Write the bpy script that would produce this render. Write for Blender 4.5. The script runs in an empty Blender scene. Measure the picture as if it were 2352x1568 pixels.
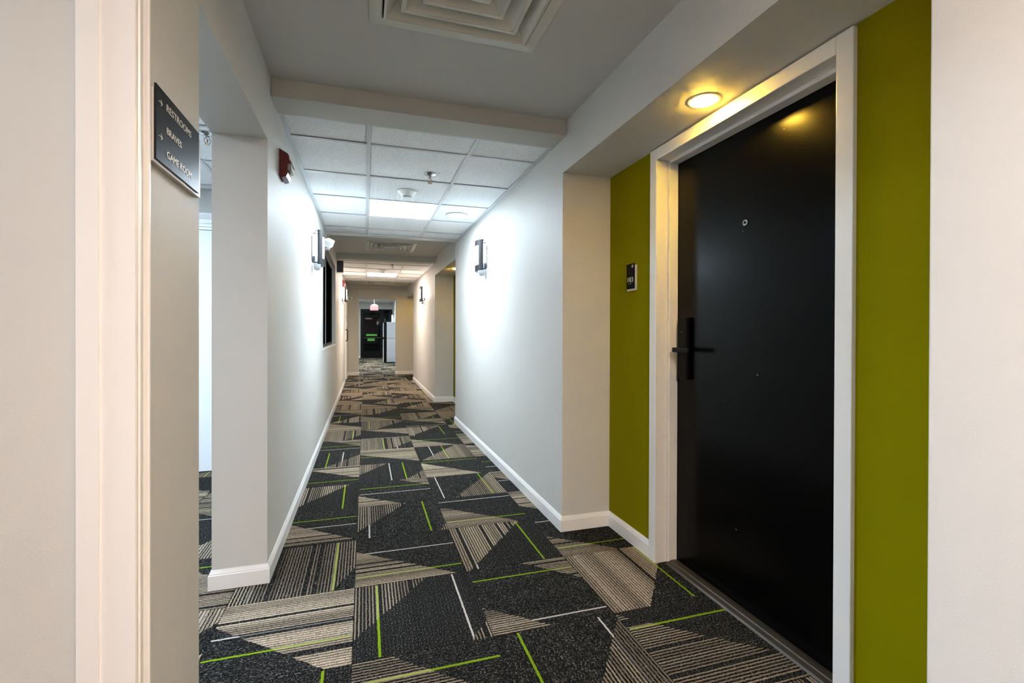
import bpy, bmesh, math, random
from mathutils import Vector, Matrix

random.seed(7)
scene = bpy.context.scene
C = scene.collection
PI = math.pi

# ------------------------------------------------------------------ camera
yaw, pit, rol = 0.30116125914723646, -0.004218414675527994, 0.0030017079439212044
f_ = Vector((math.sin(yaw) * math.cos(pit), math.cos(yaw) * math.cos(pit), math.sin(pit)))
r_ = Vector((math.cos(yaw), -math.sin(yaw), 0))
u_ = r_.cross(f_)
r2 = r_ * math.cos(rol) + u_ * math.sin(rol)
u2 = -r_ * math.sin(rol) + u_ * math.cos(rol)
cam_d = bpy.data.cameras.new('camera')
cam_d.sensor_fit = 'HORIZONTAL'
cam_d.sensor_width = 36.0
cam_d.lens = 1087.0157741 / 2352 * 36.0
cam_d.shift_y = -17.764 / 2352
cam_d.clip_start = 0.02
cam_d.clip_end = 100
cam = bpy.data.objects.new('camera', cam_d)
C.objects.link(cam)
M3 = Matrix((r2, u2, -f_)).transposed()
cam.matrix_world = Matrix.Translation((0, 0, 1.155)) @ M3.to_4x4()
scene.camera = cam

# ------------------------------------------------------------------ world, exposure
world = bpy.data.worlds.new('world')
scene.world = world
world.use_nodes = True
world.node_tree.nodes['Background'].inputs[0].default_value = (0.02, 0.022, 0.028, 1)
world.node_tree.nodes['Background'].inputs[1].default_value = 0.3
scene.view_settings.view_transform = 'Standard'
scene.view_settings.look = 'None'
scene.view_settings.exposure = 3.03
scene.view_settings.gamma = 1.0
scene.view_settings.use_curve_mapping = False
scene.cycles.max_bounces = 6
scene.cycles.diffuse_bounces = 4
scene.cycles.glossy_bounces = 3
scene.cycles.sample_clamp_indirect = 4.0
scene.cycles.use_adaptive_sampling = True
scene.cycles.adaptive_threshold = 0.08
scene.cycles.adaptive_min_samples = 16
scene.cycles.use_light_tree = False
scene.cycles.caustics_reflective = False
scene.cycles.caustics_refractive = False

# lamp strengths (radiance of the glowing surfaces) and colours
COOL = (0.58, 0.80, 1.0)
WARM = (1.0, 0.84, 0.72)
NEAR = (1.0, 0.80, 0.67)
S_PANEL = 9.5
S_PANEL_FAR = 8.0
S_PANEL_NEAR = 10.8
S_SCONCE = 8.5
S_SLOT = 3.4
S_SCONCE_FAR = 12.5
S_SCONCE_NEAR = 6.0
S_DOWN = 58.0
S_ROOM = 15.0
S_ROOM_NEAR = 7.5
S_END = 14.0

# ------------------------------------------------------------------ materials
def new_mat(name):
    m = bpy.data.materials.new(name)
    m.use_nodes = True
    nt = m.node_tree
    return m, nt, nt.nodes['Principled BSDF']

def lin(r, g, b):
    def f(c):
        c /= 255.0
        return c / 12.92 if c <= 0.04045 else ((c + 0.055) / 1.055) ** 2.4
    return (f(r), f(g), f(b), 1)

def add_bump(nt, bs, scale, strength, dist=0.002, detail=4, rough=0.6):
    tc = nt.nodes.new('ShaderNodeTexCoord')
    no = nt.nodes.new('ShaderNodeTexNoise')
    no.inputs['Scale'].default_value = scale
    no.inputs['Detail'].default_value = detail
    no.inputs['Roughness'].default_value = rough
    bp = nt.nodes.new('ShaderNodeBump')
    bp.inputs['Strength'].default_value = strength
    bp.inputs['Distance'].default_value = dist
    nt.links.new(tc.outputs['Object'], no.inputs['Vector'])
    nt.links.new(no.outputs['Fac'], bp.inputs['Height'])
    nt.links.new(bp.outputs['Normal'], bs.inputs['Normal'])
    return tc, no

def plain(name, col, rough=0.5, metal=0.0, bump=None, spec=0.5, vary=0.0):
    m, nt, bs = new_mat(name)
    bs.inputs['Base Color'].default_value = (*col[:3], 1)
    bs.inputs['Roughness'].default_value = rough
    bs.inputs['Metallic'].default_value = metal
    bs.inputs['Specular IOR Level'].default_value = spec
    if bump:
        tc, no = add_bump(nt, bs, *bump)
    if vary:
        tc = nt.nodes.new('ShaderNodeTexCoord')
        n2 = nt.nodes.new('ShaderNodeTexNoise')
        n2.inputs['Scale'].default_value = 2.3
        n2.inputs['Detail'].default_value = 5
        rp = nt.nodes.new('ShaderNodeValToRGB')
        rp.color_ramp.elements[0].position = 0.3
        rp.color_ramp.elements[1].position = 0.7
        rp.color_ramp.elements[0].color = (*[c * (1 - vary) for c in col[:3]], 1)
        rp.color_ramp.elements[1].color = (*[min(1, c * (1 + vary)) for c in col[:3]], 1)
        nt.links.new(tc.outputs['Object'], n2.inputs['Vector'])
        nt.links.new(n2.outputs['Fac'], rp.inputs['Fac'])
        nt.links.new(rp.outputs['Color'], bs.inputs['Base Color'])
    return m

def glow(name, col, strength, base=(0.8, 0.8, 0.8)):
    m, nt, bs = new_mat(name)
    bs.inputs['Base Color'].default_value = (*base, 1)
    bs.inputs['Roughness'].default_value = 0.5
    bs.inputs['Emission Color'].default_value = (*col, 1)
    bs.inputs['Emission Strength'].default_value = strength
    return m

WALL = (0.60, 0.59, 0.56)
M = {}
M['wall'] = plain('wall_paint', WALL, 0.55, bump=(260, 0.25, 0.0015, 3, 0.5), vary=0.015, spec=0.35)
M['ceil'] = plain('ceiling_paint', (0.56, 0.555, 0.53), 0.75, bump=(180, 0.12, 0.001), spec=0.2)
M['beam'] = plain('beam_paint', (0.53, 0.515, 0.47), 0.7, bump=(200, 0.12, 0.001), spec=0.2)
M['green'] = plain('green_paint', (0.212, 0.190, 0.0003), 0.8, bump=(260, 0.25, 0.0015, 3, 0.5), vary=0.03, spec=0.04)
M['trim'] = plain('white_trim', (0.82, 0.81, 0.80), 0.32, bump=(60, 0.05, 0.001), spec=0.5)
M['whitedoor'] = plain('white_door_paint', (0.78, 0.78, 0.78), 0.4)
M['frame'] = plain('door_frame_paint', (0.74, 0.73, 0.71), 0.3, bump=(150, 0.05, 0.001))
M['grid'] = plain('ceiling_grid_metal', (0.60, 0.61, 0.61), 0.45)
M['plenum'] = plain('plenum_dark', (0.02, 0.02, 0.02), 0.9)
M['white_plastic'] = plain('white_plastic', (0.78, 0.78, 0.77), 0.4)
M['vent'] = plain('vent_enamel', (0.62, 0.61, 0.55), 0.45)
M['chrome'] = plain('chrome', (0.55, 0.55, 0.55), 0.10, 1.0)
M['brass'] = plain('brass', (0.42, 0.34, 0.18), 0.3, 1.0)
M['bulb_red'] = plain('red_glass_bulb', (0.45, 0.03, 0.02), 0.1)
M['bronze'] = plain('dark_bronze', (0.016, 0.0155, 0.018), 0.5, 0.2, spec=0.25)
M['black'] = plain('black_metal', (0.0015, 0.0015, 0.0015), 0.45, spec=0.1)
M['blackfr'] = plain('black_aluminium', (0.003, 0.003, 0.003), 0.5, spec=0.15)
M['winfr'] = plain('window_frame_dark', (0.012, 0.012, 0.013), 0.5, spec=0.2)
M['darkgrey'] = plain('dark_grey_plastic', (0.07, 0.065, 0.085), 0.5)
M['red'] = plain('red_plastic', (0.11, 0.004, 0.005), 0.35)
M['redtext'] = plain('pale_red_print', (0.30, 0.07, 0.065), 0.5)
M['lens'] = plain('clear_strobe_lens', (0.55, 0.55, 0.55), 0.12, 0.5)
M['backplate'] = plain('sign_backplate', (0.62, 0.58, 0.54), 0.4)
M['letter'] = plain('raised_lettering', (0.72, 0.69, 0.60), 0.4, 0.2)
M['plate103'] = plain('room_sign_black', (0.0025, 0.0025, 0.003), 0.5, spec=0.08)
M['threshold'] = plain('threshold_bronze', (0.055, 0.047, 0.036), 0.4, 0.4, bump=(120, 0.2, 0.001))
M['fridge'] = plain('fridge_silver', (0.42, 0.45, 0.48), 0.4, 0.1)
M['sticker'] = plain('green_sticker', (0.10, 0.55, 0.05), 0.5)
M['blue'] = plain('blue_note', (0.03, 0.12, 0.6), 0.5)
M['paper'] = plain('white_paper', (0.8, 0.8, 0.8), 0.6)
M['outlet'] = plain('outlet_plate', (0.55, 0.52, 0.48), 0.4)
M['sash'] = plain('window_frame_grey', (0.33, 0.33, 0.33), 0.4)
M['slab'] = plain('sub_floor', (0.012, 0.012, 0.012), 0.9)
M['mark'] = plain('scuff_mark', (0.25, 0.24, 0.22), 0.6)

M['em_panel'] = glow('panel_glow', (0.74, 0.88, 1.0), S_PANEL)
M['em_panel_far'] = glow('panel_glow_far', WARM, S_PANEL_FAR)
M['em_panel_near'] = glow('panel_glow_near', NEAR, S_PANEL_NEAR)
M['em_panel_room'] = glow('panel_glow_room', (0.62, 0.80, 1.0), S_ROOM)
M['em_panel_room_near'] = glow('panel_glow_room_near', (0.70, 0.84, 1.0), S_ROOM_NEAR)
M['em_panel_end'] = glow('panel_glow_end', (0.82, 0.93, 1.0), S_END)
M['em_sconce'] = glow('sconce_glow', COOL, S_SCONCE)
M['em_slot'] = glow('slot_glow', COOL, S_SLOT)
M['em_slot_far'] = glow('slot_glow_far', WARM, S_SLOT)
M['em_slot_near'] = glow('slot_glow_near', NEAR, S_SLOT * 0.5)
M['em_sconce_far'] = glow('sconce_glow_far', WARM, S_SCONCE_FAR)
M['em_sconce_near'] = glow('sconce_glow_near', NEAR, S_SCONCE_NEAR)
M['em_down'] = glow('downlight_glow', (1.0, 0.58, 0.06), S_DOWN)
M['em_exit'] = glow('exit_glow', (1.0, 0.07, 0.07), 0.13, (0.10, 0.005, 0.005))
M['em_exit_lt'] = glow('exit_letters', (1.0, 0.30, 0.30), 0.13, (0.12, 0.03, 0.03))
M['em_exit_wht'] = glow('exit_canopy', (1.0, 0.7, 0.7), 0.10)
M['diff_end'] = plain('opal_glass', (0.50, 0.50, 0.50), 0.35)
M['exit_body'] = plain('exit_sign_housing', (0.22, 0.20, 0.20), 0.5)

def door_black():
    m, nt, bs = new_mat('black_door_gloss')
    bs.inputs['Base Color'].default_value = (0.0008, 0.0008, 0.0009, 1)
    bs.inputs['Roughness'].default_value = 0.22
    bs.inputs['Specular IOR Level'].default_value = 0.11
    tc, no = add_bump(nt, bs, 420, 0.10, 0.0008, 2, 0.4)
    return m
M['doorblack'] = door_black()

def glass_dark():
    m, nt, bs = new_mat('dark_glass')
    bs.inputs['Base Color'].default_value = (0.004, 0.004, 0.005, 1)
    bs.inputs['Roughness'].default_value = 0.03
    bs.inputs['Specular IOR Level'].default_value = 0.2
    return m
M['glass'] = glass_dark()
M['winglass'] = plain('black_window_glass', (0.003, 0.003, 0.0035), 0.45, spec=0.0)

def tile_mat():
    m, nt, bs = new_mat('acoustic_tile')
    bs.inputs['Roughness'].default_value = 0.75
    bs.inputs['Specular IOR Level'].default_value = 0.25
    N, L = nt.nodes, nt.links
    tc = N.new('ShaderNodeTexCoord')
    no = N.new('ShaderNodeTexNoise')
    no.inputs['Scale'].default_value = 130
    no.inputs['Detail'].default_value = 4
    no.inputs['Roughness'].default_value = 0.65
    rp = N.new('ShaderNodeValToRGB')
    rp.color_ramp.elements[0].position = 0.34
    rp.color_ramp.elements[1].position = 0.56
    rp.color_ramp.elements[0].color = (0.66, 0.66, 0.655, 1)
    rp.color_ramp.elements[1].color = (0.88, 0.88, 0.875, 1)
    bp = N.new('ShaderNodeBump')
    bp.inputs['Strength'].default_value = 0.5
    bp.inputs['Distance'].default_value = 0.002
    L.new(tc.outputs['Object'], no.inputs['Vector'])
    L.new(no.outputs['Fac'], rp.inputs['Fac'])
    L.new(rp.outputs['Color'], bs.inputs['Base Color'])
    L.new(no.outputs['Fac'], bp.inputs['Height'])
    L.new(bp.outputs['Normal'], bs.inputs['Normal'])
    return m
M['tile'] = tile_mat()
M['ribtile'] = plain('ribbed_tile', (0.80, 0.80, 0.80), 0.5)

def nmath(nt, op, a, b=None, c=None, clamp=False):
    n = nt.nodes.new('ShaderNodeMath')
    n.operation = op
    n.use_clamp = clamp
    for i, v in enumerate((a, b, c)):
        if v is None:
            continue
        if isinstance(v, (int, float)):
            n.inputs[i].default_value = v
        else:
            nt.links.new(v, n.inputs[i])
    return n.outputs[0]

def sign_mat():
    """black plate with concentric squares pressed into it"""
    m, nt, bs = new_mat('patterned_sign_black')
    N, L = nt.nodes, nt.links
    bs.inputs['Roughness'].default_value = 0.34
    bs.inputs['Specular IOR Level'].default_value = 0.06
    tc = N.new('ShaderNodeTexCoord')
    sp = N.new('ShaderNodeSeparateXYZ')
    L.new(tc.outputs['Object'], sp.inputs[0])
    fx = nmath(nt, 'SUBTRACT', nmath(nt, 'FRACT', nmath(nt, 'DIVIDE', sp.outputs['Y'], 0.0527)), 0.5)
    fz = nmath(nt, 'SUBTRACT', nmath(nt, 'FRACT', nmath(nt, 'DIVIDE', sp.outputs['Z'], 0.0388)), 0.5)
    d = nmath(nt, 'MAXIMUM', nmath(nt, 'ABSOLUTE', fx), nmath(nt, 'ABSOLUTE', fz))
    ring = nmath(nt, 'FRACT', nmath(nt, 'MULTIPLY', d, 9.6))
    k = nmath(nt, 'GREATER_THAN', ring, 0.5)
    mx = N.new('ShaderNodeMixRGB')
    mx.inputs[1].default_value = (0.002, 0.002, 0.0022, 1)
    mx.inputs[2].default_value = (0.020, 0.0205, 0.024, 1)
    L.new(k, mx.inputs[0])
    L.new(mx.outputs[0], bs.inputs['Base Color'])
    bp = N.new('ShaderNodeBump')
    bp.inputs['Strength'].default_value = 0.6
    bp.inputs['Distance'].default_value = 0.0006
    L.new(k, bp.inputs['Height'])
    L.new(bp.outputs['Normal'], bs.inputs['Normal'])
    return m
M['sign'] = sign_mat()

TS = 0.5105
def carpet_mat():
    """loop-pile carpet tile; each tile's own yarn layout comes from its custom properties"""
    m, nt, bs = new_mat('carpet_tile')
    N, L = nt.nodes, nt.links
    bs.inputs['Roughness'].default_value = 0.95
    bs.inputs['Specular IOR Level'].default_value = 0.05
    def attr(nm):
        a = N.new('ShaderNodeAttribute')
        a.attribute_type = 'OBJECT'
        a.attribute_name = nm
        s = N.new('ShaderNodeSeparateXYZ')
        L.new(a.outputs['Vector'], s.inputs[0])
        return s.outputs
    h1, h2, ln, dr = attr('wedge_one'), attr('wedge_two'), attr('yarns'), attr('layout')
    tc = N.new('ShaderNodeTexCoord')
    sp = N.new('ShaderNodeSeparateXYZ')
    L.new(tc.outputs['Object'], sp.inputs[0])
    u = nmath(nt, 'DIVIDE', sp.outputs[0], TS)
    v = nmath(nt, 'DIVIDE', sp.outputs[1], TS)
    def mix(a, b, t):
        return nmath(nt, 'ADD', nmath(nt, 'MULTIPLY', a, nmath(nt, 'SUBTRACT', 1.0, t)), nmath(nt, 'MULTIPLY', b, t))
    b0 = mix(u, v, dr[0])
    a0 = mix(v, u, dr[0])
    seed = dr[1]
    # wobble of the rows
    cw = N.new('ShaderNodeCombineXYZ')
    L.new(nmath(nt, 'MULTIPLY', a0, 40.0), cw.inputs[0])
    L.new(nmath(nt, 'MULTIPLY', b0, 14.0), cw.inputs[1])
    L.new(seed, cw.inputs[2])
    nw = N.new('ShaderNodeTexNoise')
    nw.inputs['Scale'].default_value = 1.0
    nw.inputs['Detail'].default_value = 2
    L.new(cw.outputs[0], nw.inputs['Vector'])
    wob = nmath(nt, 'MULTIPLY', nmath(nt, 'SUBTRACT', nw.outputs['Fac'], 0.5), 0.010)
    b = nmath(nt, 'ADD', b0, wob)
    bk = nmath(nt, 'MULTIPLY', b, 37.0)
    row = nmath(nt, 'FLOOR', bk)
    fr = nmath(nt, 'ABSOLUTE', nmath(nt, 'SUBTRACT', nmath(nt, 'FRACT', bk), 0.5))
    # tone of each yarn row
    wn = N.new('ShaderNodeTexWhiteNoise')
    wn.noise_dimensions = '2D'
    cr = N.new('ShaderNodeCombineXYZ')
    L.new(row, cr.inputs[0]); L.new(seed, cr.inputs[1])
    L.new(cr.outputs[0], wn.inputs['Vector'])
    rrow = wn.outputs['Value']
    cb = N.new('ShaderNodeCombineXYZ')
    L.new(nmath(nt, 'MULTIPLY', row, 0.16), cb.inputs[0]); L.new(seed, cb.inputs[1])
    nb = N.new('ShaderNodeTexNoise')
    nb.inputs['Scale'].default_value = 1.0
    nb.inputs['Detail'].default_value = 1
    L.new(cb.outputs[0], nb.inputs['Vector'])
    band = nmath(nt, 'MULTIPLY_ADD', nb.outputs['Fac'], 2.2, -0.6, True)
    # wedge edges, a little stepped by the yarn rows
    def half(h):
        s = nmath(nt, 'ADD', nmath(nt, 'MULTIPLY', h[0], u), nmath(nt, 'MULTIPLY', h[1], v))
        s = nmath(nt, 'ADD', s, h[2])
        s = nmath(nt, 'ADD', s, nmath(nt, 'MULTIPLY', nmath(nt, 'SUBTRACT', rrow, 0.5), 0.012))
        return nmath(nt, 'GREATER_THAN', s, 0.0)
    light = nmath(nt, 'MAXIMUM', half(h1), half(h2))
    # line duty
    dens = ln[2]
    duty = nmath(nt, 'ADD', nmath(nt, 'MULTIPLY_ADD', dens, 0.30, 0.11), nmath(nt, 'MULTIPLY', nmath(nt, 'SUBTRACT', band, 0.5), 0.06))
    line = nmath(nt, 'MULTIPLY_ADD', nmath(nt, 'SUBTRACT', duty, fr), 14.0, 0.5, True)
    missing = nmath(nt, 'GREATER_THAN', rrow, 0.10)
    line = nmath(nt, 'MULTIPLY', line, missing)
    mask = nmath(nt, 'MULTIPLY', light, line)
    # loop speckle
    def speck(scale_a, scale_b, sd):
        cv = N.new('ShaderNodeCombineXYZ')
        L.new(nmath(nt, 'MULTIPLY', a0, scale_a), cv.inputs[0])
        L.new(nmath(nt, 'MULTIPLY', b, scale_b), cv.inputs[1])
        L.new(nmath(nt, 'ADD', seed, sd), cv.inputs[2])
        n = N.new('ShaderNodeTexNoise')
        n.inputs['Scale'].default_value = 1.0
        n.inputs['Detail'].default_value = 2.0
        n.inputs['Roughness'].default_value = 0.6
        L.new(cv.outputs[0], n.inputs['Vector'])
        return n.outputs['Fac']
    sk = speck(75.0, 120.0, 3.0)
    rk = N.new('ShaderNodeValToRGB')
    e = rk.color_ramp.elements
    e[0].position = 0.40; e[0].color = (0.0022, 0.0022, 0.0022, 1)
    e[1].position = 0.72; e[1].color = (0.125, 0.12, 0.108, 1)
    mid = e.new(0.56); mid.color = (0.0125, 0.0122, 0.0117, 1)
    L.new(sk, rk.inputs['Fac'])
    # light yarn colour
    tone = nmath(nt, 'ADD', nmath(nt, 'MULTIPLY', band, 0.60), nmath(nt, 'MULTIPLY_ADD', dens, 0.45, nmath(nt, 'MULTIPLY_ADD', rrow, 0.25, -0.18)), None, True)
    ry = N.new('ShaderNodeValToRGB')
    e = ry.color_ramp.elements
    e[0].position = 0.0; e[0].color = (0.10, 0.076, 0.052, 1)
    e[1].position = 1.0; e[1].color = (0.44, 0.35, 0.255, 1)
    L.new(tone, ry.inputs['Fac'])
    sk2 = speck(120.0, 37.0, 9.0)
    shade = nmath(nt, 'MULTIPLY_ADD', sk2, 2.2, -0.2, True)
    yl = N.new('ShaderNodeMixRGB'); yl.blend_type = 'MULTIPLY'; yl.inputs[0].default_value = 1.0
    L.new(ry.outputs[0], yl.inputs[1])
    L.new(shade, yl.inputs[2])
    m1 = N.new('ShaderNodeMixRGB')
    dk = N.new('ShaderNodeMixRGB'); dk.blend_type = 'MULTIPLY'; dk.inputs[0].default_value = 1.0
    L.new(rk.outputs[0], dk.inputs[1])
    L.new(nmath(nt, 'ADD', nmath(nt, 'MULTIPLY_ADD', nmath(nt, 'SUBTRACT', 0.5, fr), 1.5, 0.72), nmath(nt, 'MULTIPLY', rrow, 0.35)), dk.inputs[2])
    L.new(mask, m1.inputs[0]); L.new(dk.outputs[0], m1.inputs[1]); L.new(yl.outputs[0], m1.inputs[2])
    # accent yarns
    inset = nmath(nt, 'LESS_THAN', nmath(nt, 'ABSOLUTE', nmath(nt, 'SUBTRACT', a0, 0.5)), 0.487)
    def accent(pos, w):
        q = nmath(nt, 'ABSOLUTE', nmath(nt, 'SUBTRACT', b, pos))
        return nmath(nt, 'MULTIPLY', nmath(nt, 'LESS_THAN', q, w), inset)
    m2 = N.new('ShaderNodeMixRGB')
    m2.inputs[2].default_value = (0.42, 0.385, 0.355, 1)
    L.new(nmath(nt, 'MULTIPLY', accent(ln[1], 0.008), nmath(nt, 'MULTIPLY_ADD', light, -0.75, 1.0)), m2.inputs[0]); L.new(m1.outputs[0], m2.inputs[1])
    gm = N.new('ShaderNodeMixRGB')
    gm.inputs[1].default_value = (0.15, 0.255, 0.004, 1)
    gm.inputs[2].default_value = (0.26, 0.30, 0.07, 1)
    L.new(light, gm.inputs[0])
    m3 = N.new('ShaderNodeMixRGB')
    L.new(accent(ln[0], 0.0095), m3.inputs[0]); L.new(m2.outputs[0], m3.inputs[1]); L.new(gm.outputs[0], m3.inputs[2])
    L.new(m3.outputs[0], bs.inputs['Base Color'])
    bp = N.new('ShaderNodeBump')
    bp.inputs['Strength'].default_value = 0.5
    bp.inputs['Distance'].default_value = 0.003
    L.new(sk, bp.inputs['Height'])
    L.new(bp.outputs['Normal'], bs.inputs['Normal'])
    return m
M['carpet'] = carpet_mat()

# ------------------------------------------------------------------ mesh helpers
def link(name, me, mat, parent=None, loc=None):
    o = bpy.data.objects.new(name, me)
    if mat is not None:
        me.materials.clear()
        me.materials.append(mat)
    C.objects.link(o)
    if parent is not None:
        o.parent = parent
    if loc is not None:
        o.location = loc
    return o

def pydata(name, v, f, smooth=False):
    me = bpy.data.meshes.new(name)
    me.from_pydata([tuple(p) for p in v], [], f)
    me.validate()
    bm = bmesh.new(); bm.from_mesh(me)
    bmesh.ops.recalc_face_normals(bm, faces=bm.faces)
    bm.to_mesh(me); bm.free()
    if smooth:
        for p in me.polygons:
            p.use_smooth = True
    me.update()
    return me

def boxdata(lo, hi):
    x0, y0, z0 = lo; x1, y1, z1 = hi
    v = [(x0, y0, z0), (x1, y0, z0), (x1, y1, z0), (x0, y1, z0), (x0, y0, z1), (x1, y0, z1), (x1, y1, z1), (x0, y1, z1)]
    f = [(0, 3, 2, 1), (4, 5, 6, 7), (0, 1, 5, 4), (1, 2, 6, 5), (2, 3, 7, 6), (3, 0, 4, 7)]
    return v, f

def box(name, lo, hi, mat, parent=None, bevel=0.0, segs=2, loc=None):
    v, f = boxdata(lo, hi)
    me = pydata(name, v, f)
    if bevel:
        bm = bmesh.new(); bm.from_mesh(me)
        bmesh.ops.bevel(bm, geom=list(bm.edges), offset=bevel, segments=segs, profile=0.5, affect='EDGES')
        bm.to_mesh(me); bm.free()
    return link(name, me, mat, parent, loc)

def boxes(name, lst, mat, parent=None):
    V, F = [], []
    for lo, hi in lst:
        v, f = boxdata(lo, hi)
        k = len(V); V += v; F += [tuple(i + k for i in q) for q in f]
    return link(name, pydata(name, V, F), mat, parent)

def prism(name, poly, fn, a0, a1, mat, parent=None, smooth=False):
    """poly: 2-D outline; fn(p, q, a) -> xyz; extruded from a0 to a1"""
    n = len(poly)
    v = [fn(p, q, a0) for p, q in poly] + [fn(p, q, a1) for p, q in poly]
    f = [tuple(range(n)), tuple(range(2 * n - 1, n - 1, -1))]
    f += [(i, (i + 1) % n, n + (i + 1) % n, n + i) for i in range(n)]
    return link(name, pydata(name, v, f, smooth), mat, parent)

def lathe(name, prof, mat, parent=None, segs=24, fn=None, smooth=True, loc=None):
    """prof: (r, h); fn maps (x, y, h) to local xyz"""
    fn = fn or (lambda x, y, h: (x, y, h))
    v, f = [], []
    n = len(prof)
    for i in range(segs):
        t = 2 * PI * i / segs
        for r, h in prof:
            v.append(fn(r * math.cos(t), r * math.sin(t), h))
    for i in range(segs):
        j = (i + 1) % segs
        for k in range(n - 1):
            f.append((i * n + k, j * n + k, j * n + k + 1, i * n + k + 1))
    f.append(tuple(i * n for i in range(segs)))
    f.append(tuple(i * n + n - 1 for i in reversed(range(segs))))
    me = pydata(name, v, f, smooth)
    o = link(name, me, mat, parent, loc)
    if smooth:
        md = o.modifiers.new('edges', 'EDGE_SPLIT'); md.split_angle = math.radians(38)
    return o

def tube(name, pts, r, mat, parent=None, segs=8):
    v, f = [], []
    pts = [Vector(p) for p in pts]
    up0 = Vector((0.31, 0.17, 0.93))
    for i, p in enumerate(pts):
        d = (pts[min(i + 1, len(pts) - 1)] - pts[max(i - 1, 0)]).normalized()
        a = d.cross(up0)
        if a.length < 1e-3:
            a = d.cross(Vector((1, 0, 0)))
        a.normalize(); b = d.cross(a)
        for k in range(segs):
            t = 2 * PI * k / segs
            v.append(p + a * (r * math.cos(t)) + b * (r * math.sin(t)))
    for i in range(len(pts) - 1):
        for k in range(segs):
            k2 = (k + 1) % segs
            f.append((i * segs + k, i * segs + k2, (i + 1) * segs + k2, (i + 1) * segs + k))
    f.append(tuple(range(segs)))
    f.append(tuple(reversed(range((len(pts) - 1) * segs, len(pts) * segs))))
    return link(name, pydata(name, v, f, True), mat, parent)

_dg = None
def text(name, body, fn, w, h, mat, parent, depth=0.0015):
    """lettering as mesh, fitted to width w (None keeps proportion) and cap height h; fn(x, y, d) -> local xyz"""
    cu = bpy.data.curves.new(name, 'FONT')
    cu.body = body
    cu.size = 1.0
    cu.extrude = 0.5
    cu.resolution_u = 3
    t = bpy.data.objects.new(name, cu)
    C.objects.link(t)
    dg = bpy.context.evaluated_depsgraph_get()
    me = bpy.data.meshes.new_from_object(t.evaluated_get(dg))
    bpy.data.objects.remove(t)
    bpy.data.curves.remove(cu)
    xs = [q.co.x for q in me.vertices]; ys = [q.co.y for q in me.vertices]
    x0, x1, y0, y1 = min(xs), max(xs), min(ys), max(ys)
    sy = h / (y1 - y0)
    sx = (w / (x1 - x0)) if w else sy
    for q in me.vertices:
        q.co = Vector(fn((q.co.x - x0) * sx, (q.co.y - y0) * sy, (q.co.z + 0.5) * depth))
    bm = bmesh.new(); bm.from_mesh(me)
    bmesh.ops.recalc_face_normals(bm, faces=bm.faces)
    bm.to_mesh(me); bm.free()
    return link(name, me, mat, parent)

def thing(name, label, cat, loc=(0, 0, 0), rotz=0.0, group=None, kind=None):
    o = bpy.data.objects.new(name, None)
    o.empty_display_size = 0.1
    C.objects.link(o)
    o.location = loc
    o.rotation_euler = (0, 0, rotz)
    tag(o, label, cat, group, kind)
    return o

def tag(o, label=None, cat=None, group=None, kind=None):
    if label: o['label'] = label
    if cat: o['category'] = cat
    if group: o['group'] = group
    if kind: o['kind'] = kind
    return o

def struct(o):
    o['kind'] = 'structure'
    return o

def dup(root, loc, rotz, label, group=None, mats=None):
    """copy of a thing with its parts and sub-parts"""
    def cp(o, parent):
        c = o.copy(); C.objects.link(c); c.parent = parent
        if mats and o.type == 'MESH' and o.data.materials and o.data.materials[0].name in mats:
            c.data = o.data.copy()
            c.data.materials[0] = mats[o.data.materials[0].name]
        for ch in o.children:
            cp(ch, c)
        return c
    r = cp(root, None)
    r.location = loc; r.rotation_euler = (0, 0, rotz)
    r['label'] = label
    if group: r['group'] = group
    return r

# ------------------------------------------------------------------ plan dimensions (metres)
XL, XLB = -0.428, -0.652          # corridor face and room face of the left wall
XR, XG, XB = 1.092, 1.399, 1.62   # corridor face, recess back, outside of the right wall
CZ, GZ, TOP = 2.356, 2.274, 2.62  # plaster ceiling, grid ceiling, slab
YEND = 13.05
REC = [(0.667, 2.53), (5.936, 7.77), (11.39, YEND)]
SOF = 2.075
YB = -3.2

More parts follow.
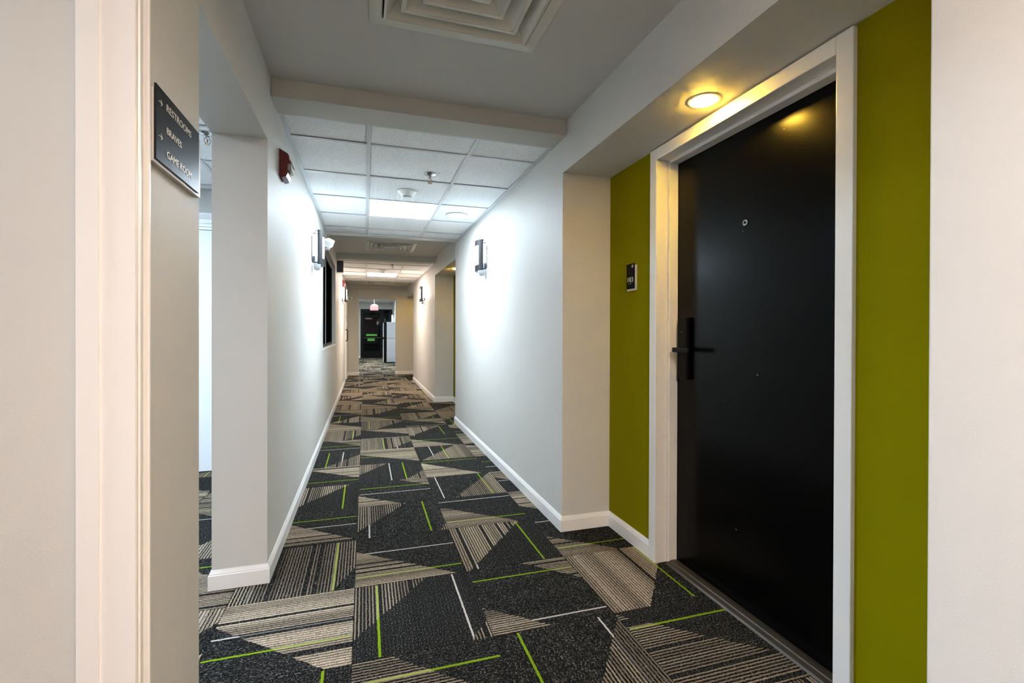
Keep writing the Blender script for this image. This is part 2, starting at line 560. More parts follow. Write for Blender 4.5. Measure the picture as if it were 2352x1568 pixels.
# ------------------------------------------------------------------ floor and carpet tiles
floor = struct(box('floor', (-3.4, YB - 0.2, -0.05), (2.6, 21.8, -0.0065), M['slab']))
X0, Y0 = -0.042, 1.729
TI = {(0, 0): ((-0.767, 0.641, -0.161), (0.775, -0.632, -0.644), 0.185, 0.857, 0.25), (-1, 0): ((0.649, 0.76, -0.538), (0, 0, -1), 0.315, 0.548, 0.85), (-1, 1): ((-0.903, 0.43, 0.733), (0, 0, -1), 0.816, 0.143, 0.3), (0, 1): ((-0.615, -0.789, 0.56), (0, 0, -1), 0.169, 0.637, 0.75), (1, 1): ((-0.781, 0.624, 0.034), (0, 0, -1), 0.793, 0.12, 0.7), (1, 0): ((0.678, 0.735, -1.106), (-0.639, -0.77, 0.297), 0.792, 0.101, 0.6), (2, 1): ((-0.62, -0.785, 0.387), (0, 0, -1), 0.195, 0.889, 0.55), (2, 0): ((-0.781, 0.624, 0.266), (0, 0, -1), 0.784, 0.112, 0.8), (2, -1): ((-0.637, -0.771, 0.752), (0, 0, -1), 0.778, -1, 0.3), (1, -1): ((0.792, -0.61, -0.221), (0, 0, -1), 0.181, 0.851, 0.35), (0, -1): ((-0.657, -0.754, 0.926), (0, 0, -1), 0.786, -1, 0.35), (-1, -1): ((0.902, -0.433, -0.823), (0, 0, -1), 0.819, -1, 0.3), (-1, 2): ((-0.641, -0.767, 0.655), (0, 0, -1), 0.702, 0.472, 0.75), (0, 2): ((-0.795, 0.607, -0.121), (0.89, -0.457, -0.812), 0.809, 0.133, 0.35), (1, 2): ((-0.639, -0.77, 0.536), (0, 0, -1), 0.189, 0.861, 0.55), (-1, 3): ((-0.784, 0.621, 0.063), (0, 0, -1), 0.81, -1, 0.5), (0, 3): ((-0.627, -0.779, 0.334), (0.619, 0.785, -1.138), 0.714, 0.473, 0.8), (1, 3): ((0.806, -0.592, -0.214), (0, 0, -1), 0.799, 0.118, 0.4), (-1, 4): ((0.618, 0.786, -0.852), (0, 0, -1), 0.215, -1, 0.85), (0, 4): ((-0.793, 0.609, -0.255), (0.824, -0.567, -0.577), 0.699, 0.476, 0.45), (1, 4): ((-0.683, -0.73, 0.601), (0, 0, -1), 0.868, -1, 0.85), (-1, 5): ((0.798, -0.603, -0.349), (0, 0, -1), 0.459, 0.706, 0.5), (0, 5): ((0.553, 0.833, -0.566), (0, 0, -1), 0.481, -1, 0.8), (1, 5): ((0.796, -0.605, -0.035), (0, 0, -1), 0.522, 0.278, 0.45), (-1, 6): ((0.679, 0.734, -0.999), (0, 0, -1), 0.499, 0.251, 0.7), (0, 6): ((-0.786, 0.619, 0.432), (0, 0, -1), 0.443, 0.689, 0.5), (1, 6): ((-0.646, -0.764, 0.55), (0, 0, -1), 0.57, -1, 0.75), (-1, 7): ((-0.813, 0.582, 0.55), (0, 0, -1), 0.835, -1, 0.5), (0, 7): ((0.551, 0.835, -0.803), (0, 0, -1), -1, 0.02, 0.7), (1, 7): ((-0.777, 0.629, -0.003), (0, 0, -1), 0.767, 0.107, 0.6),
      (2, 2): ((0.64, 0.77, -0.35), (0, 0, -1), -1, 0.93, 0.8), (2, 3): ((0.64, 0.77, -0.55), (0, 0, -1), -1, 0.52, 0.7), (2, 4): ((0.64, 0.77, -1.2), (0, 0, -1), 0.62, 0.3, 0.7), (2, 5): ((-0.64, -0.77, 0.7), (0, 0, -1), -1, 0.8, 0.7)}
g = 0.0006
_v, _f = boxdata((g, g, -0.0065), (TS - g, TS - g, 0.0))
tile_me = pydata('carpet_tile', _v, _f)
_bm = bmesh.new(); _bm.from_mesh(tile_me)
bmesh.ops.bevel(_bm, geom=[e for e in _bm.edges if all(q.co.z > -0.001 for q in e.verts)], offset=0.0012, segments=1, affect='EDGES')
_bm.to_mesh(tile_me); _bm.free()
tile_me.materials.append(M['carpet'])
rt = random.Random(11)
def carpet(i, j):
    o = bpy.data.objects.new('carpet_tile', tile_me)
    C.objects.link(o)
    o.parent = floor
    o.location = (X0 + i * TS, Y0 + j * TS, 0)
    X = (i + j) % 2
    if i == 2 and 2 <= j <= 7:
        X = 1
    if (i, j) in TI:
        a, b, gp, wp, dn = TI[(i, j)]
    else:
        s = rt.choice((-1, 1))
        nx, ny = (0.64 * s, 0.77 * s) if X else (-0.79 * s, 0.61 * s)
        k = -(nx * 0.5 + ny * 0.5) + rt.uniform(-0.12, 0.42)
        a, b = (nx, ny, k), (0, 0, -1)
        if rt.random() < 0.25:
            b = (-nx, -ny, nx * 0.5 + ny * 0.5 - rt.uniform(0.35, 0.5))
        gp = rt.choice((0.18, 0.8, 0.8, 0.46, 0.7))
        wp = rt.choice((0.12, 0.86, 0.27, -1, -1))
        dn = rt.uniform(0.55, 0.9) if X else rt.uniform(0.4, 0.8)
    o['wedge_one'] = [float(q) for q in a]
    o['wedge_two'] = [float(q) for q in b]
    o['yarns'] = [float(gp), float(wp), float(dn)]
    o['layout'] = [float(X), float((i * 7.31 + j * 3.77) % 50), 0.0]
    return o
seen = set()
for j in range(-4, 23):
    for i in range(-1, 2):
        seen.add((i, j))
    y0, y1 = Y0 + j * TS, Y0 + (j + 1) * TS
    seen.add((2, j))
for j in range(-2, 6):
    for i in (-4, -3, -2):
        seen.add((i, j))
for j in range(23, 39):
    for i in range(-1, 3):
        seen.add((i, j))
for ij in sorted(seen):
    carpet(*ij)

# ------------------------------------------------------------------ walls
def wall(side, lo, hi, mat='wall', bevel=0.0):
    return struct(box('wall_' + side, lo, hi, M[mat], bevel=bevel))

# left wall, near to far
wall('left', (XLB, YB, 0), (XL, -0.05, TOP))
wall('left', (XLB, -0.05, 2.12), (XL, 1.06, TOP))
wall('left', (XLB, 1.075, 0), (XL, 1.474, TOP), bevel=0.004)
wall('left', (XLB, 1.474, 2.035), (XL, 2.409, TOP))
wall('left', (XLB, 2.409, 0), (XL, 5.42, TOP))
wall('left', (XLB, 5.42, 0), (XL, 7.62, 0.945))
wall('left', (XLB, 5.42, 2.13), (XL, 7.62, TOP))
wall('left', (XLB, 7.62, 0), (XL, 11.2, TOP))
wall('left', (XLB, 11.2, 2.04), (XL, 12.15, TOP))
wall('left', (XLB, 12.15, 0), (XL, YEND, TOP))
# right wall
wall('right', (XR, YB, 0), (XB, REC[0][0], TOP), bevel=0.004)
wall('right', (XR, REC[0][1], 0), (XB, REC[1][0], TOP), bevel=0.004)
wall('right', (XR, REC[1][1], 0), (XB, REC[2][0], TOP), bevel=0.004)
DY0, DY1 = 1.045, 2.095
wall('right', (XG, REC[0][0], 0), (XB, DY0, SOF), 'green')
wall('right', (XG, DY1, 0), (XB, REC[0][1], SOF), 'green')
wall('right', (XG, REC[1][0], 0), (XB, REC[1][1], SOF), 'green')
wall('right', (XG, REC[2][0], 0), (XB, REC[2][1], SOF), 'green')
for a, b in REC:
    wall('right', (XR, a, SOF), (XB, b, TOP))
wall('right', (1.565, DY0, 0), (XB, DY1, SOF), 'plenum')
# wall behind the photographer and the far end wall with its opening
wall('back', (XLB, YB - 0.15, 0), (XB, YB, TOP))
OX0, OX1, OZ = -0.158, 0.79, 2.007
wall('end', (-3.2, YEND, 0), (OX0, YEND + 0.2, TOP))
wall('end', (OX1, YEND, 0), (2.4, YEND + 0.2, TOP))
wall('end', (OX0, YEND, OZ), (OX1, YEND + 0.2, TOP))
# room beyond the far opening
YD = 21.42
wall('far', (-1.2, YD, 0), (-0.185, YD + 0.15, TOP))
wall('far', (-0.185, YD, 2.118), (1.15, YD + 0.15, TOP))
wall('far', (1.15, YD, 0), (1.6, YD + 0.15, TOP))
wall('far_left', (-1.35, YEND + 0.2, 0), (-1.2, YD, TOP))
wall('far_right', (1.6, YEND + 0.2, 0), (1.75, YD, TOP))
wall('far_right', (1.14, 19.0, 0), (1.6, YD, TOP))
# side room on the left
YR = 4.42
wall('side_room', (-3.2, YR, 0), (-1.95, YR + 0.15, TOP))
wall('side_room', (-1.95, YR, 2.01), (-0.95, YR + 0.15, TOP))
wall('side_room', (-0.95, YR, 0), (XLB, YR + 0.15, TOP))
wall('side_room', (-3.35, -1.6, 0), (-3.2, YR + 0.15, TOP))
wall('side_room', (-3.2, -1.75, 0), (XLB, -1.6, TOP))

# ------------------------------------------------------------------ ceilings
def slab_hole(name, x0, x1, y0, y1, z0, z1, hole, mat):
    hx0, hx1, hy0, hy1 = hole
    return struct(boxes(name, [((x0, y0, z0), (hx0, y1, z1)), ((hx1, y0, z0), (x1, y1, z1)),
                               ((hx0, y0, z0), (hx1, hy0, z1)), ((hx0, hy1, z0), (hx1, y1, z1))], mat))
VX = 0.3475
V1, V2, V3 = 1.585, 6.90, 12.05
hh = 0.289
A0, A1 = 0.62, 2.485
Cc0, Cc1 = 5.87, 7.735
E0, E1 = 11.0, YEND
for (a, b, vy) in ((A0, A1, V1), (Cc0, Cc1, V2), (E0, E1, V3)):
    slab_hole('ceiling', XL, XR, a, b, CZ, TOP, (VX - hh, VX + hh, vy - hh, vy + hh), M['ceil'])

def grid_section(y0, y1, ys, xs, x0, x1, ribs, lights, z=GZ, name='ceiling'):
    """suspended grid: slab above, wall angles, main and cross bars, one panel per bay"""
    root = struct(box(name, (x0, y0, TOP - 0.06), (x1, y1, TOP), M['plenum']))
    w = 0.012
    yy = [y0] + ys + [y1]
    xx = [x0] + xs + [x1]
    # wall angles
    a = 0.022
    for lo, hi in (((x0, y0, z), (x0 + a, y1, z + 0.003)), ((x1 - a, y0, z), (x1, y1, z + 0.003)),
                   ((x0 + a, y0, z), (x1 - a, y0 + a, z + 0.003)), ((x0 + a, y1 - a, z), (x1 - a, y1, z + 0.003))):
        box('wall_angle', lo, hi, M['grid'], root)
    for x in xs:
        boxes('ceiling_grid_bar', [((x - w, y0 + a, z), (x + w, y1 - a, z + 0.003)), ((x - 0.001, y0 + a, z + 0.003), (x + 0.001, y1 - a, z + 0.035))], M['grid'], root)
    for y in ys:
        for k in range(len(xx) - 1):
            p0 = xx[k] + (w if k else a)
            p1 = xx[k + 1] - (w if k < len(xx) - 2 else a)
            boxes('ceiling_grid_bar', [((p0, y - w, z), (p1, y + w, z + 0.0025)), ((p0, y - 0.001, z + 0.0025), (p1, y + 0.001, z + 0.035))], M['grid'], root)
    for r in range(len(yy) - 1):
        for k in range(len(xx) - 1):
            if (k, r) in lights:
                continue
            px0, px1 = xx[k] + 0.005, xx[k + 1] - 0.005
            py0, py1 = yy[r] + 0.005, yy[r + 1] - 0.005
            dz = rt.uniform(0.0045, 0.009)
            if (k, r) in ribs:
                v, f = [], []
                nr = 46
                prof = []
                for q in range(nr):
                    a0 = px0 + (px1 - px0) * q / nr
                    prof += [(a0, 0.0), (a0 + (px1 - px0) / nr * 0.62, 0.0), (a0 + (px1 - px0) / nr * 0.68, 0.0018), (a0 + (px1 - px0) / nr * 0.94, 0.0018)]
                prof += [(px1, 0.0), (px1, 0.018), (px0, 0.018)]
                prism('ceiling_tile', prof, lambda p, q, t: (p, t, z + 0.0045 + q), py0, py1, M['ribtile'], root)
            else:
                box('ceiling_tile', (px0, py0, z + dz), (px1, py1, z + dz + 0.016), M['tile'], root)
    return root
GX = [0.020, 0.629]
G1Y = [2.971, 3.581, 4.190, 4.800, 5.410]
G1 = (2.68, 5.74)
grid_section(G1[0], G1[1], G1Y, GX, XL, XR, {(1, 2), (1, 4)}, {(1, 3)})
P = 5.25
grid_section(G1[0] + P, E0 - 0.13, [y + P for y in G1Y], GX, XL, XR, {(1, 2), (1, 4)}, {(1, 3)})
grid_section(G1[0] - P, G1[1] - P, [y - P for y in G1Y], GX, XL, XR, {(1, 2), (1, 4)}, {(1, 3)})
struct(box('ceiling', (XL, YB, GZ), (XR, G1[0] - P, TOP), M['ceil']))
# flat plaster strips that drop to the grid level
nt_ = 0
def beam(y0, y1, z=2.270):
    return struct(box('trim_2', (XL, y0, z), (XR, y1, TOP), M['beam'], bevel=0.003))
beam(A1, G1[0]); beam(Cc1, G1[0] + P)
for y0, y1 in ((G1[1], Cc0), (G1[1] - P, A0), (E0 - 0.13, E0)):
    struct(box('trim_3', (XL, y0, 2.270), (XR, y1, TOP), M['grid']))
struct(box('trim_2', (XL, YEND - 0.07, 2.272), (XG, YEND, CZ + 0.02), M['beam']))
# side room ceiling
SRY = [-0.6, 0.01, 0.62, 1.23, 1.84, 2.45, 3.06, 3.67, 4.28]
SRX = [-2.89, -2.28, -1.67, -1.06]
grid_section(-1.6, YR, SRY, SRX, -3.2, XLB, set(), {(2, 4), (2, 7)}, 2.30)
# end room ceiling
ERY = [13.9 + 0.61 * k for k in range(12)]
ERX = [-0.59, 0.02, 0.63, 1.24]
grid_section(YEND + 0.2, YD, ERY, ERX, -1.2, 1.6, set(), {(2, 3), (2, 8)}, 2.40)

# ------------------------------------------------------------------ baseboards and casings
BBT = 0.012
BPROF = [(0, 0), (BBT, 0), (BBT, 0.064), (0.0095, 0.068), (0.0095, 0.071), (0.004, 0.083), (0.0025, 0.087), (0, 0.087)]
def baseboard(side, pts, flip=1):
    """sweep of the moulding along wall corners, room on the left of travel (flip=1)"""
    n = len(pts)
    P2 = [Vector(p) for p in pts]
    offs = []
    for i in range(n):
        def nrm(a, b):
            d = (b - a).normalized()
            return Vector((-d.y, d.x)) * flip
        if i == 0:
            m = nrm(P2[0], P2[1])
        elif i == n - 1:
            m = nrm(P2[-2], P2[-1])
        else:
            n1, n2 = nrm(P2[i - 1], P2[i]), nrm(P2[i], P2[i + 1])
            m = (n1 + n2); m = m / max(1e-6, m.dot(n1))
        offs.append(m)
    v, f = [], []
    k = len(BPROF)
    for p, m in zip(P2, offs):
        for o, h in BPROF:
            q = p + m * o
            v.append((q.x, q.y, h))
    for i in range(n - 1):
        for a in range(k):
            b = (a + 1) % k
            f.append((i * k + a, i * k + b, (i + 1) * k + b, (i + 1) * k + a))
    f.append(tuple(range(k))); f.append(tuple(reversed(range((n - 1) * k, n * k))))
    return struct(link('baseboard_' + side, pydata('baseboard', v, f), M['trim']))
baseboard('left', [(XL, 11.13), (XL, 2.409), (XLB, 2.409), (XLB, YR)], 1)
baseboard('left', [(XLB, 1.474), (XL, 1.474), (XL, 1.14)], 1)
baseboard('left', [(XL, -0.14), (XL, YB)], 1)
baseboard('left', [(OX0, YEND + 0.2), (OX0, YEND), (XL, YEND), (XL, 12.22)], 1)
baseboard('right', [(XG, DY1), (XG, REC[0][1]), (XR, REC[0][1]), (XR, REC[1][0]), (XG, REC[1][0]), (XG, REC[1][1]), (XR, REC[1][1]), (XR, REC[2][0]), (XG, REC[2][0]), (XG, YEND), (OX1, YEND), (OX1, YEND + 0.2)], 1)
baseboard('right', [(XR, YB), (XR, REC[0][0]), (XG, REC[0][0]), (XG, DY0)], 1)
baseboard('far', [(-0.19, YD), (-1.2, YD)], 1)

# white moulded casing and jamb of the doorway on the near left
cas = [(-0.4275, 1.060), (-0.413, 1.060), (-0.4115, 1.063), (-0.4115, 1.068), (-0.417, 1.071), (-0.4095, 1.0735), (-0.4095, 1.078),
       (-0.4165, 1.082), (-0.4185, 1.090), (-0.4165, 1.104), (-0.412, 1.110), (-0.409, 1.113), (-0.409, 1.118), (-0.413, 1.121), (-0.418, 1.124), (-0.418, 1.133), (-0.4275, 1.133)]
struct(prism('trim_1', cas, lambda p, q, t: (p, q, t), 0.0, 2.20, M['trim']))
struct(boxes('trim_1', [((-0.469, 1.0625, 0), (-0.4285, 1.0745, 2.12)), ((-0.503, 1.0575, 0), (-0.469, 1.0745, 2.12))], M['trim']))

# ------------------------------------------------------------------ black room door with its frame
d1 = thing('door_1', 'black glossy flush room door in a pale frame, set in the green recess', 'door', (1.5, 1.57, 0), 0, kind='structure')
def D(x, y, z): return (x - 1.5, y - 1.57, z)
JY0, JY1 = 1.100, 2.040
fx0, fx1 = XG - 0.016, 1.452
def fr_piece(y0, y1, z0, z1, x0, x1):
    return box('door_frame', D(x0, y0, z0), D(x1, y1, z1), M['frame'], d1, bevel=0.0025)
fr_piece(JY1, DY1, 0.0, 2.068, fx0, fx1)
fr_piece(DY0, JY0, 0.0, 2.068, fx0, fx1)
fr_piece(JY0 + 0.001, JY1 - 0.001, 2.012, 2.068, fx0, fx1)
fr_piece(JY1 - 0.014, DY1, 0.0, 2.068, fx1 + 0.0005, 1.503)
fr_piece(DY0, JY0 + 0.014, 0.0, 2.068, fx1 + 0.0005, 1.503)
fr_piece(JY0 + 0.015, JY1 - 0.015, 1.998, 2.068, fx1 + 0.0005, 1.503)
slab = box('door_slab', D(1.504, 1.052, 0.012), D(1.549, 2.082, 2.05), M['doorblack'], d1, bevel=0.002)
lathe('peephole', [(0.0, 0.0), (0.0135, 0.0), (0.0135, 0.002), (0.012, 0.0045), (0.0085, 0.0045), (0.0075, 0.0025), (0.0, 0.0035)], M['chrome'], slab, 24, lambda x, y, h: (D(1.504 - h, 1.586 + x, 1.609 + y)))
lathe('peephole_lens', [(0.0, 0.0036), (0.0055, 0.0034), (0.0055, 0.0042), (0.0, 0.0046)], M['black'], slab, 16, lambda x, y, h: (D(1.504 - h, 1.586 + x, 1.609 + y)))
for (yy_, zz_, ww_, hh_) in ((1.60, 1.577, 0.008, 0.0012), (1.52, 0.985, 0.004, 0.004), (1.63, 0.32, 0.010, 0.002), (1.40, 1.92, 0.003, 0.003), (1.25, 2.0, 0.003, 0.003), (1.70, 0.86, 0.002, 0.002)):
    o = box('scuff', D(1.5032, yy_ - ww_ / 2, zz_ - hh_ / 2), D(1.5039, yy_ + ww_ / 2, zz_ + hh_ / 2), M['mark'], slab)
lk = box('lock_escutcheon', D(1.478, 1.928, 0.925), D(1.5035, 1.995, 1.228), M['black'], d1, bevel=0.008, segs=3)
tube('lever_neck', [D(1.4775, 1.961, 1.07), D(1.430, 1.961, 1.07)], 0.011, M['black'], lk, 14)
box('lever', D(1.428, 1.852, 1.0585), D(1.444, 1.973, 1.0815), M['black'], lk, bevel=0.005, segs=3)
box('key_indicator', D(1.4762, 1.9615, 1.155), D(1.4778, 1.9655, 1.159), M['mark'], lk)
prism('threshold', [(1.435, 0.0), (1.442, 0.007), (1.462, 0.010), (1.466, 0.0135), (1.488, 0.0135), (1.503, 0.011), (1.503, 0.0)], lambda p, q, t: D(p, t, q), JY0 + 0.015, JY1 - 0.015, M['threshold'], d1)

# ------------------------------------------------------------------ far left service door, side room door
d2 = thing('door_2', 'pale corridor door with a black pull handle near the far end', 'door', (XL, 11.675, 0), 0, kind='structure')
box('door_slab', (-0.06, -0.43, 0.01), (-0.018, 0.43, 2.0), M['whitedoor'], d2, bevel=0.002)
for y0, y1, z0, z1 in ((-0.475, -0.432, 0, 2.04), (0.432, 0.475, 0, 2.04), (-0.432, 0.432, 2.002, 2.04)):
    box('door_frame', (-0.1, y0, z0), (0.012, y1, z1), M['trim'], d2)
tube('pull_handle', [(-0.018, -0.37, 0.94), (0.045, -0.37, 0.94), (0.05, -0.37, 0.95), (0.05, -0.37, 1.18), (0.045, -0.37, 1.19), (-0.018, -0.37, 1.19)], 0.011, M['black'], d2, 8)

d3 = thing('door_3', 'white painted door of the side room seen through the opening', 'door', (-1.45, YR, 0), 0, kind='structure')
box('door_slab', (-0.455, 0.012, 0.008), (0.455, 0.055, 1.975), M['whitedoor'], d3, bevel=0.002)
box('door_casing', (-0.56, -0.016, 0), (-0.462, -0.0005, 2.0), M['trim'], d3)
box('door_casing', (0.462, -0.016, 0), (0.56, -0.0005, 2.0), M['trim'], d3)
prism('door_casing', [(-0.0005, 2.0), (-0.016, 2.0), (-0.016, 2.02), (-0.010, 2.03), (-0.010, 2.06), (-0.017, 2.07), (-0.022, 2.095), (-0.022, 2.11), (-0.0005, 2.11)], lambda p, q, t: (t, p, q), -0.58, 0.58, M['trim'], d3)
box('door_jamb', (-0.5, 0, 0), (-0.457, 0.1, 1.985), M['trim'], d3)
box('door_jamb', (0.457, 0, 0), (0.5, 0.1, 1.985), M['trim'], d3)
box('door_jamb', (-0.5, 0, 1.978), (0.5, 0.1, 2.01), M['trim'], d3)

# ------------------------------------------------------------------ black glazed exit door in the far room
d4 = thing('door_4', 'black framed glass exit door with a sidelight at the far end of the building', 'door', (0.28, YD, 0), 0, kind='structure')
def E(x, z): return x - 0.28, z
def e_box(nm, x0, x1, z0, z1, y0, y1, mat, par=None, bv=0.0):
    return box(nm, (x0 - 0.28, y0, z0), (x1 - 0.28, y1, z1), M[mat], par or d4, bevel=bv)
for x0, x1, z0, z1 in ((-0.184, -0.135, 0, 2.117), (0.735, 0.80, 0, 2.117), (1.10, 1.149, 0, 2.117), (-0.135, 0.735, 2.07, 2.117), (0.80, 1.10, 2.05, 2.117), (0.80, 1.10, 0, 0.1)):
    e_box('door_frame', x0, x1, z0, z1, 0.0, 0.1, 'blackfr')
lf = thing('door_leaf', None, None, (0, 0, 0)); lf.parent = d4
for x0, x1, z0, z1 in ((-0.132, -0.044, 0.01, 2.067), (0.622, 0.732, 0.01, 2.067), (-0.044, 0.622, 1.975, 2.067), (-0.044, 0.622, 0.01, 0.30)):
    e_box('leaf_rail', x0, x1, z0, z1, 0.02, 0.065, 'blackfr', lf)
e_box('glass_pane', -0.0438, 0.6218, 0.3003, 1.9748, 0.035, 0.045, 'glass', lf)
e_box('glass_pane', 0.8003, 1.0997, 0.1003, 2.0497, 0.035, 0.045, 'glass')
e_box('push_bar', -0.05, 0.63, 0.865, 0.895, -0.02, 0.0, 'threshold', lf)
e_box('green_sticker', 0.05, 0.50, 0.955, 1.035, 0.0325, 0.0345, 'sticker', lf)
e_box('green_sticker', 0.10, 0.41, 0.735, 0.855, 0.0325, 0.0345, 'sticker', lf)

# ------------------------------------------------------------------ corridor window (dark glass)
w1 = thing('window_1', 'wide dark window in the left corridor wall with a grey mullion', 'window', (XL, 6.52, 0.945), 0, kind='structure')
wy0, wy1, wz = -1.099, 1.099, 1.184
for y0, y1, z0, z1 in ((wy0, wy0 + 0.04, 0, wz), (wy1 - 0.04, wy1, 0, wz), (wy0 + 0.04, wy1 - 0.04, 0, 0.05), (wy0 + 0.04, wy1 - 0.04, wz - 0.04, wz)):
    box('window_frame', (-0.085, y0, z0 + 0.0005), (-0.048, y1, z1 - 0.0005), M['winfr'], w1)
box('mullion', (-0.073, 0.0355, 0.051), (-0.055, 0.0495, wz - 0.041), M['sash'], w1)
box('glass_pane', (-0.072, wy0 + 0.0405, 0.0505), (-0.064, 0.035, wz - 0.0405), M['winglass'], w1)
box('glass_pane', (-0.072, 0.05, 0.0505), (-0.064, wy1 - 0.0405, wz - 0.0405), M['winglass'], w1)
box('window_sill', (-0.047, wy0 + 0.001, 0.0003), (0.006, wy1 - 0.001, 0.018), M['trim'], w1, bevel=0.003)
box('backing', (-0.2, wy0, 0.001), (-0.12, wy1, wz), M['plenum'], w1)

# ------------------------------------------------------------------ ceiling lights
def ceiling_light(loc, mat, label, z, hx=0.292, hy=0.292):
    t = thing('ceiling_light', label, 'ceiling light', (loc[0], loc[1], z))
    o = [((-hx - 0.006, -hy - 0.006, 0.0035), (-hx + 0.012, hy + 0.006, 0.02)), ((hx - 0.012, -hy - 0.006, 0.0035), (hx + 0.006, hy + 0.006, 0.02)),
         ((-hx + 0.012, -hy - 0.006, 0.0035), (hx - 0.012, -hy + 0.012, 0.02)), ((-hx + 0.012, hy - 0.012, 0.0035), (hx - 0.012, hy + 0.006, 0.02))]
    boxes('frame', o, M['white_plastic'], t)
    box('diffuser', (-hx + 0.0125, -hy + 0.0125, 0.006), (hx - 0.0125, hy - 0.0125, 0.010), M[mat], t)
    box('housing', (-hx - 0.006, -hy - 0.006, 0.0205), (hx + 0.006, hy + 0.006, 0.06), M['white_plastic'], t)
    return t
LXc = 0.3245
ceiling_light((LXc, 4.495), 'em_panel', 'square white glowing light panel in the first grid ceiling', GZ)
ceiling_light((LXc, 4.495 + P), 'em_panel_far', 'warm glowing light panel in the far grid ceiling', GZ)
ceiling_light((LXc, 4.495 - P), 'em_panel_near', 'light panel in the grid ceiling before the recess, out of the picture', GZ)
ceiling_light((-1.975, 0.925), 'em_panel_room_near', 'light panel in the side room ceiling nearer the corridor doorway', 2.30)
ceiling_light((-1.975, 2.755), 'em_panel_room', 'light panel in the side room ceiling nearer its white door', 2.30)
ceiling_light((0.325, 15.425), 'em_panel_end', 'light panel above the far room floor, nearer the opening', 2.40)
ceiling_light((0.325, 18.475), 'em_panel_end', 'light panel above the far room floor, nearer the exit door', 2.40)

# ------------------------------------------------------------------ recessed downlights
def downlight(x, y, label):
    t = thing('downlight', label, 'downlight', (x, y, SOF), group='recessed downlights over the room doors')
    lathe('trim_ring', [(0.0445, -0.0005), (0.064, -0.0005), (0.063, -0.0020), (0.058, -0.0030), (0.049, -0.0030), (0.0445, -0.0026)], M['trim'], t, 32)
    lathe('lamp_lens', [(0.0435, -0.0008), (0.042, -0.008), (0.028, -0.012)], M['em_down'], t, 16)
    return t
downlight(1.284, 1.574, 'round warm downlight glowing in the soffit above the black door')
downlight(1.269, 6.86, 'warm downlight in the soffit of the middle recess')
downlight(1.269, 12.2, 'warm downlight in the soffit of the last recess')

# ------------------------------------------------------------------ wall sconces
def sconce(label, loc, rotz, mat):
    """local: wall at x = 0, room towards +x"""
    t = thing('wall_sconce', label, 'wall sconce', loc, rotz, 'shielded wall sconces along the corridor')
    box('back_plate', (0.0005, -0.055, 0.03), (0.008, 0.055, 0.24), M['bronze'], t, bevel=0.002)
    r, cx_ = 0.029, 0.040
    lathe('diffuser', [(r, 0.081), (r, 0.282)], M[mat], t, 12, lambda x, y, h: (cx_ + x, y, h))
    lathe('diffuser_cap', [(0.0, 0.2825), (r + 0.003, 0.2825), (r + 0.003, 0.288), (0.0, 0.288)], M['bronze'], t, 20, lambda x, y, h: (cx_ + x, y, h))
    lathe('diffuser_end', [(0.0, -0.045)] + [(r * math.sin(a), -0.015 - 0.03 * math.cos(a)) for a in [k * PI / 12 for k in range(1, 7)]] + [(r, 0.080), (0.0, 0.0802)], M['diff_end'], t, 24, lambda x, y, h: (cx_ + x, y, h))
    # curved shield with a central slot, open at both sides
    R, depth, half = 0.112, 0.100, 0.108
    n = 16
    zs = [0.0, 0.055, 0.235, 0.285]
    v, f = [], []
    def pt(s, z, off):
        a = -1 + 2 * s
        ang = a * math.radians(72)
        y = half * math.sin(ang) / math.sin(math.radians(72))
        x = depth - 0.045 * (1 - math.cos(ang)) / (1 - math.cos(math.radians(72)))
        return (x - off, y, z)
    idx = {}
    for l, off in enumerate((0.0, 0.004)):
        for i in range(n + 1):
            for k, z in enumerate(zs):
                idx[(l, i, k)] = len(v); v.append(pt(i / n, z, off))
    hole = lambda i, k: k == 1 and 4 <= i < 12
    for i in range(n):
        for k in range(3):
            if hole(i, k):
                continue
            q = [(i, k), (i + 1, k), (i + 1, k + 1), (i, k + 1)]
            f.append(tuple(idx[(0, *p)] for p in q))
            f.append(tuple(idx[(1, *p)] for p in reversed(q)))
            for e0, e1, ni, nk in (((i, k), (i + 1, k), i, k - 1), ((i, k + 1), (i + 1, k + 1), i, k + 1), ((i, k), (i, k + 1), i - 1, k), ((i + 1, k), (i + 1, k + 1), i + 1, k)):
                if not (0 <= ni < n and 0 <= nk < 3) or hole(ni, nk):
                    f.append((idx[(0, *e0)], idx[(0, *e1)], idx[(1, *e1)], idx[(1, *e0)]))
    link('shield', pydata('shield', v, f), M['bronze'], t)
    gv, gf = [], []
    for i in range(3, 14):
        for off in (0.0048, 0.0078):
            for z in (0.050, 0.240):
                gv.append(pt(i / n, z, off))
    for i in range(10):
        a = i * 4
        gf += [(a, a + 4, a + 5, a + 1), (a + 2, a + 3, a + 7, a + 6), (a, a + 2, a + 6, a + 4), (a + 1, a + 5, a + 7, a + 3)]
    gf += [(0, 1, 3, 2), (40, 42, 43, 41)]
    link('slot_glass', pydata('slot_glass', gv, gf), M['em_slot'], t)
    for z in (0.020, 0.262):
        for y in (-0.05, 0.05):
            box('bracket', (0.0082, y - 0.005, z - 0.004), (depth - 0.012, y + 0.005, z + 0.004), M['bronze'], t)
    return t
sl = sconce('bronze shielded wall sconce on the left wall beside the emergency light', (XL, 4.33, 1.712), 0, 'em_sconce')
FM = {'sconce_glow': M['em_sconce_far'], 'slot_glow': M['em_slot_far']}
NM = {'sconce_glow': M['em_sconce_near'], 'slot_glow': M['em_slot_near']}
bpy.context.view_layer.update()
dup(sl, (XR, 4.36, 1.724), PI, 'bronze shielded wall sconce on the near right wall beyond the white pillar')
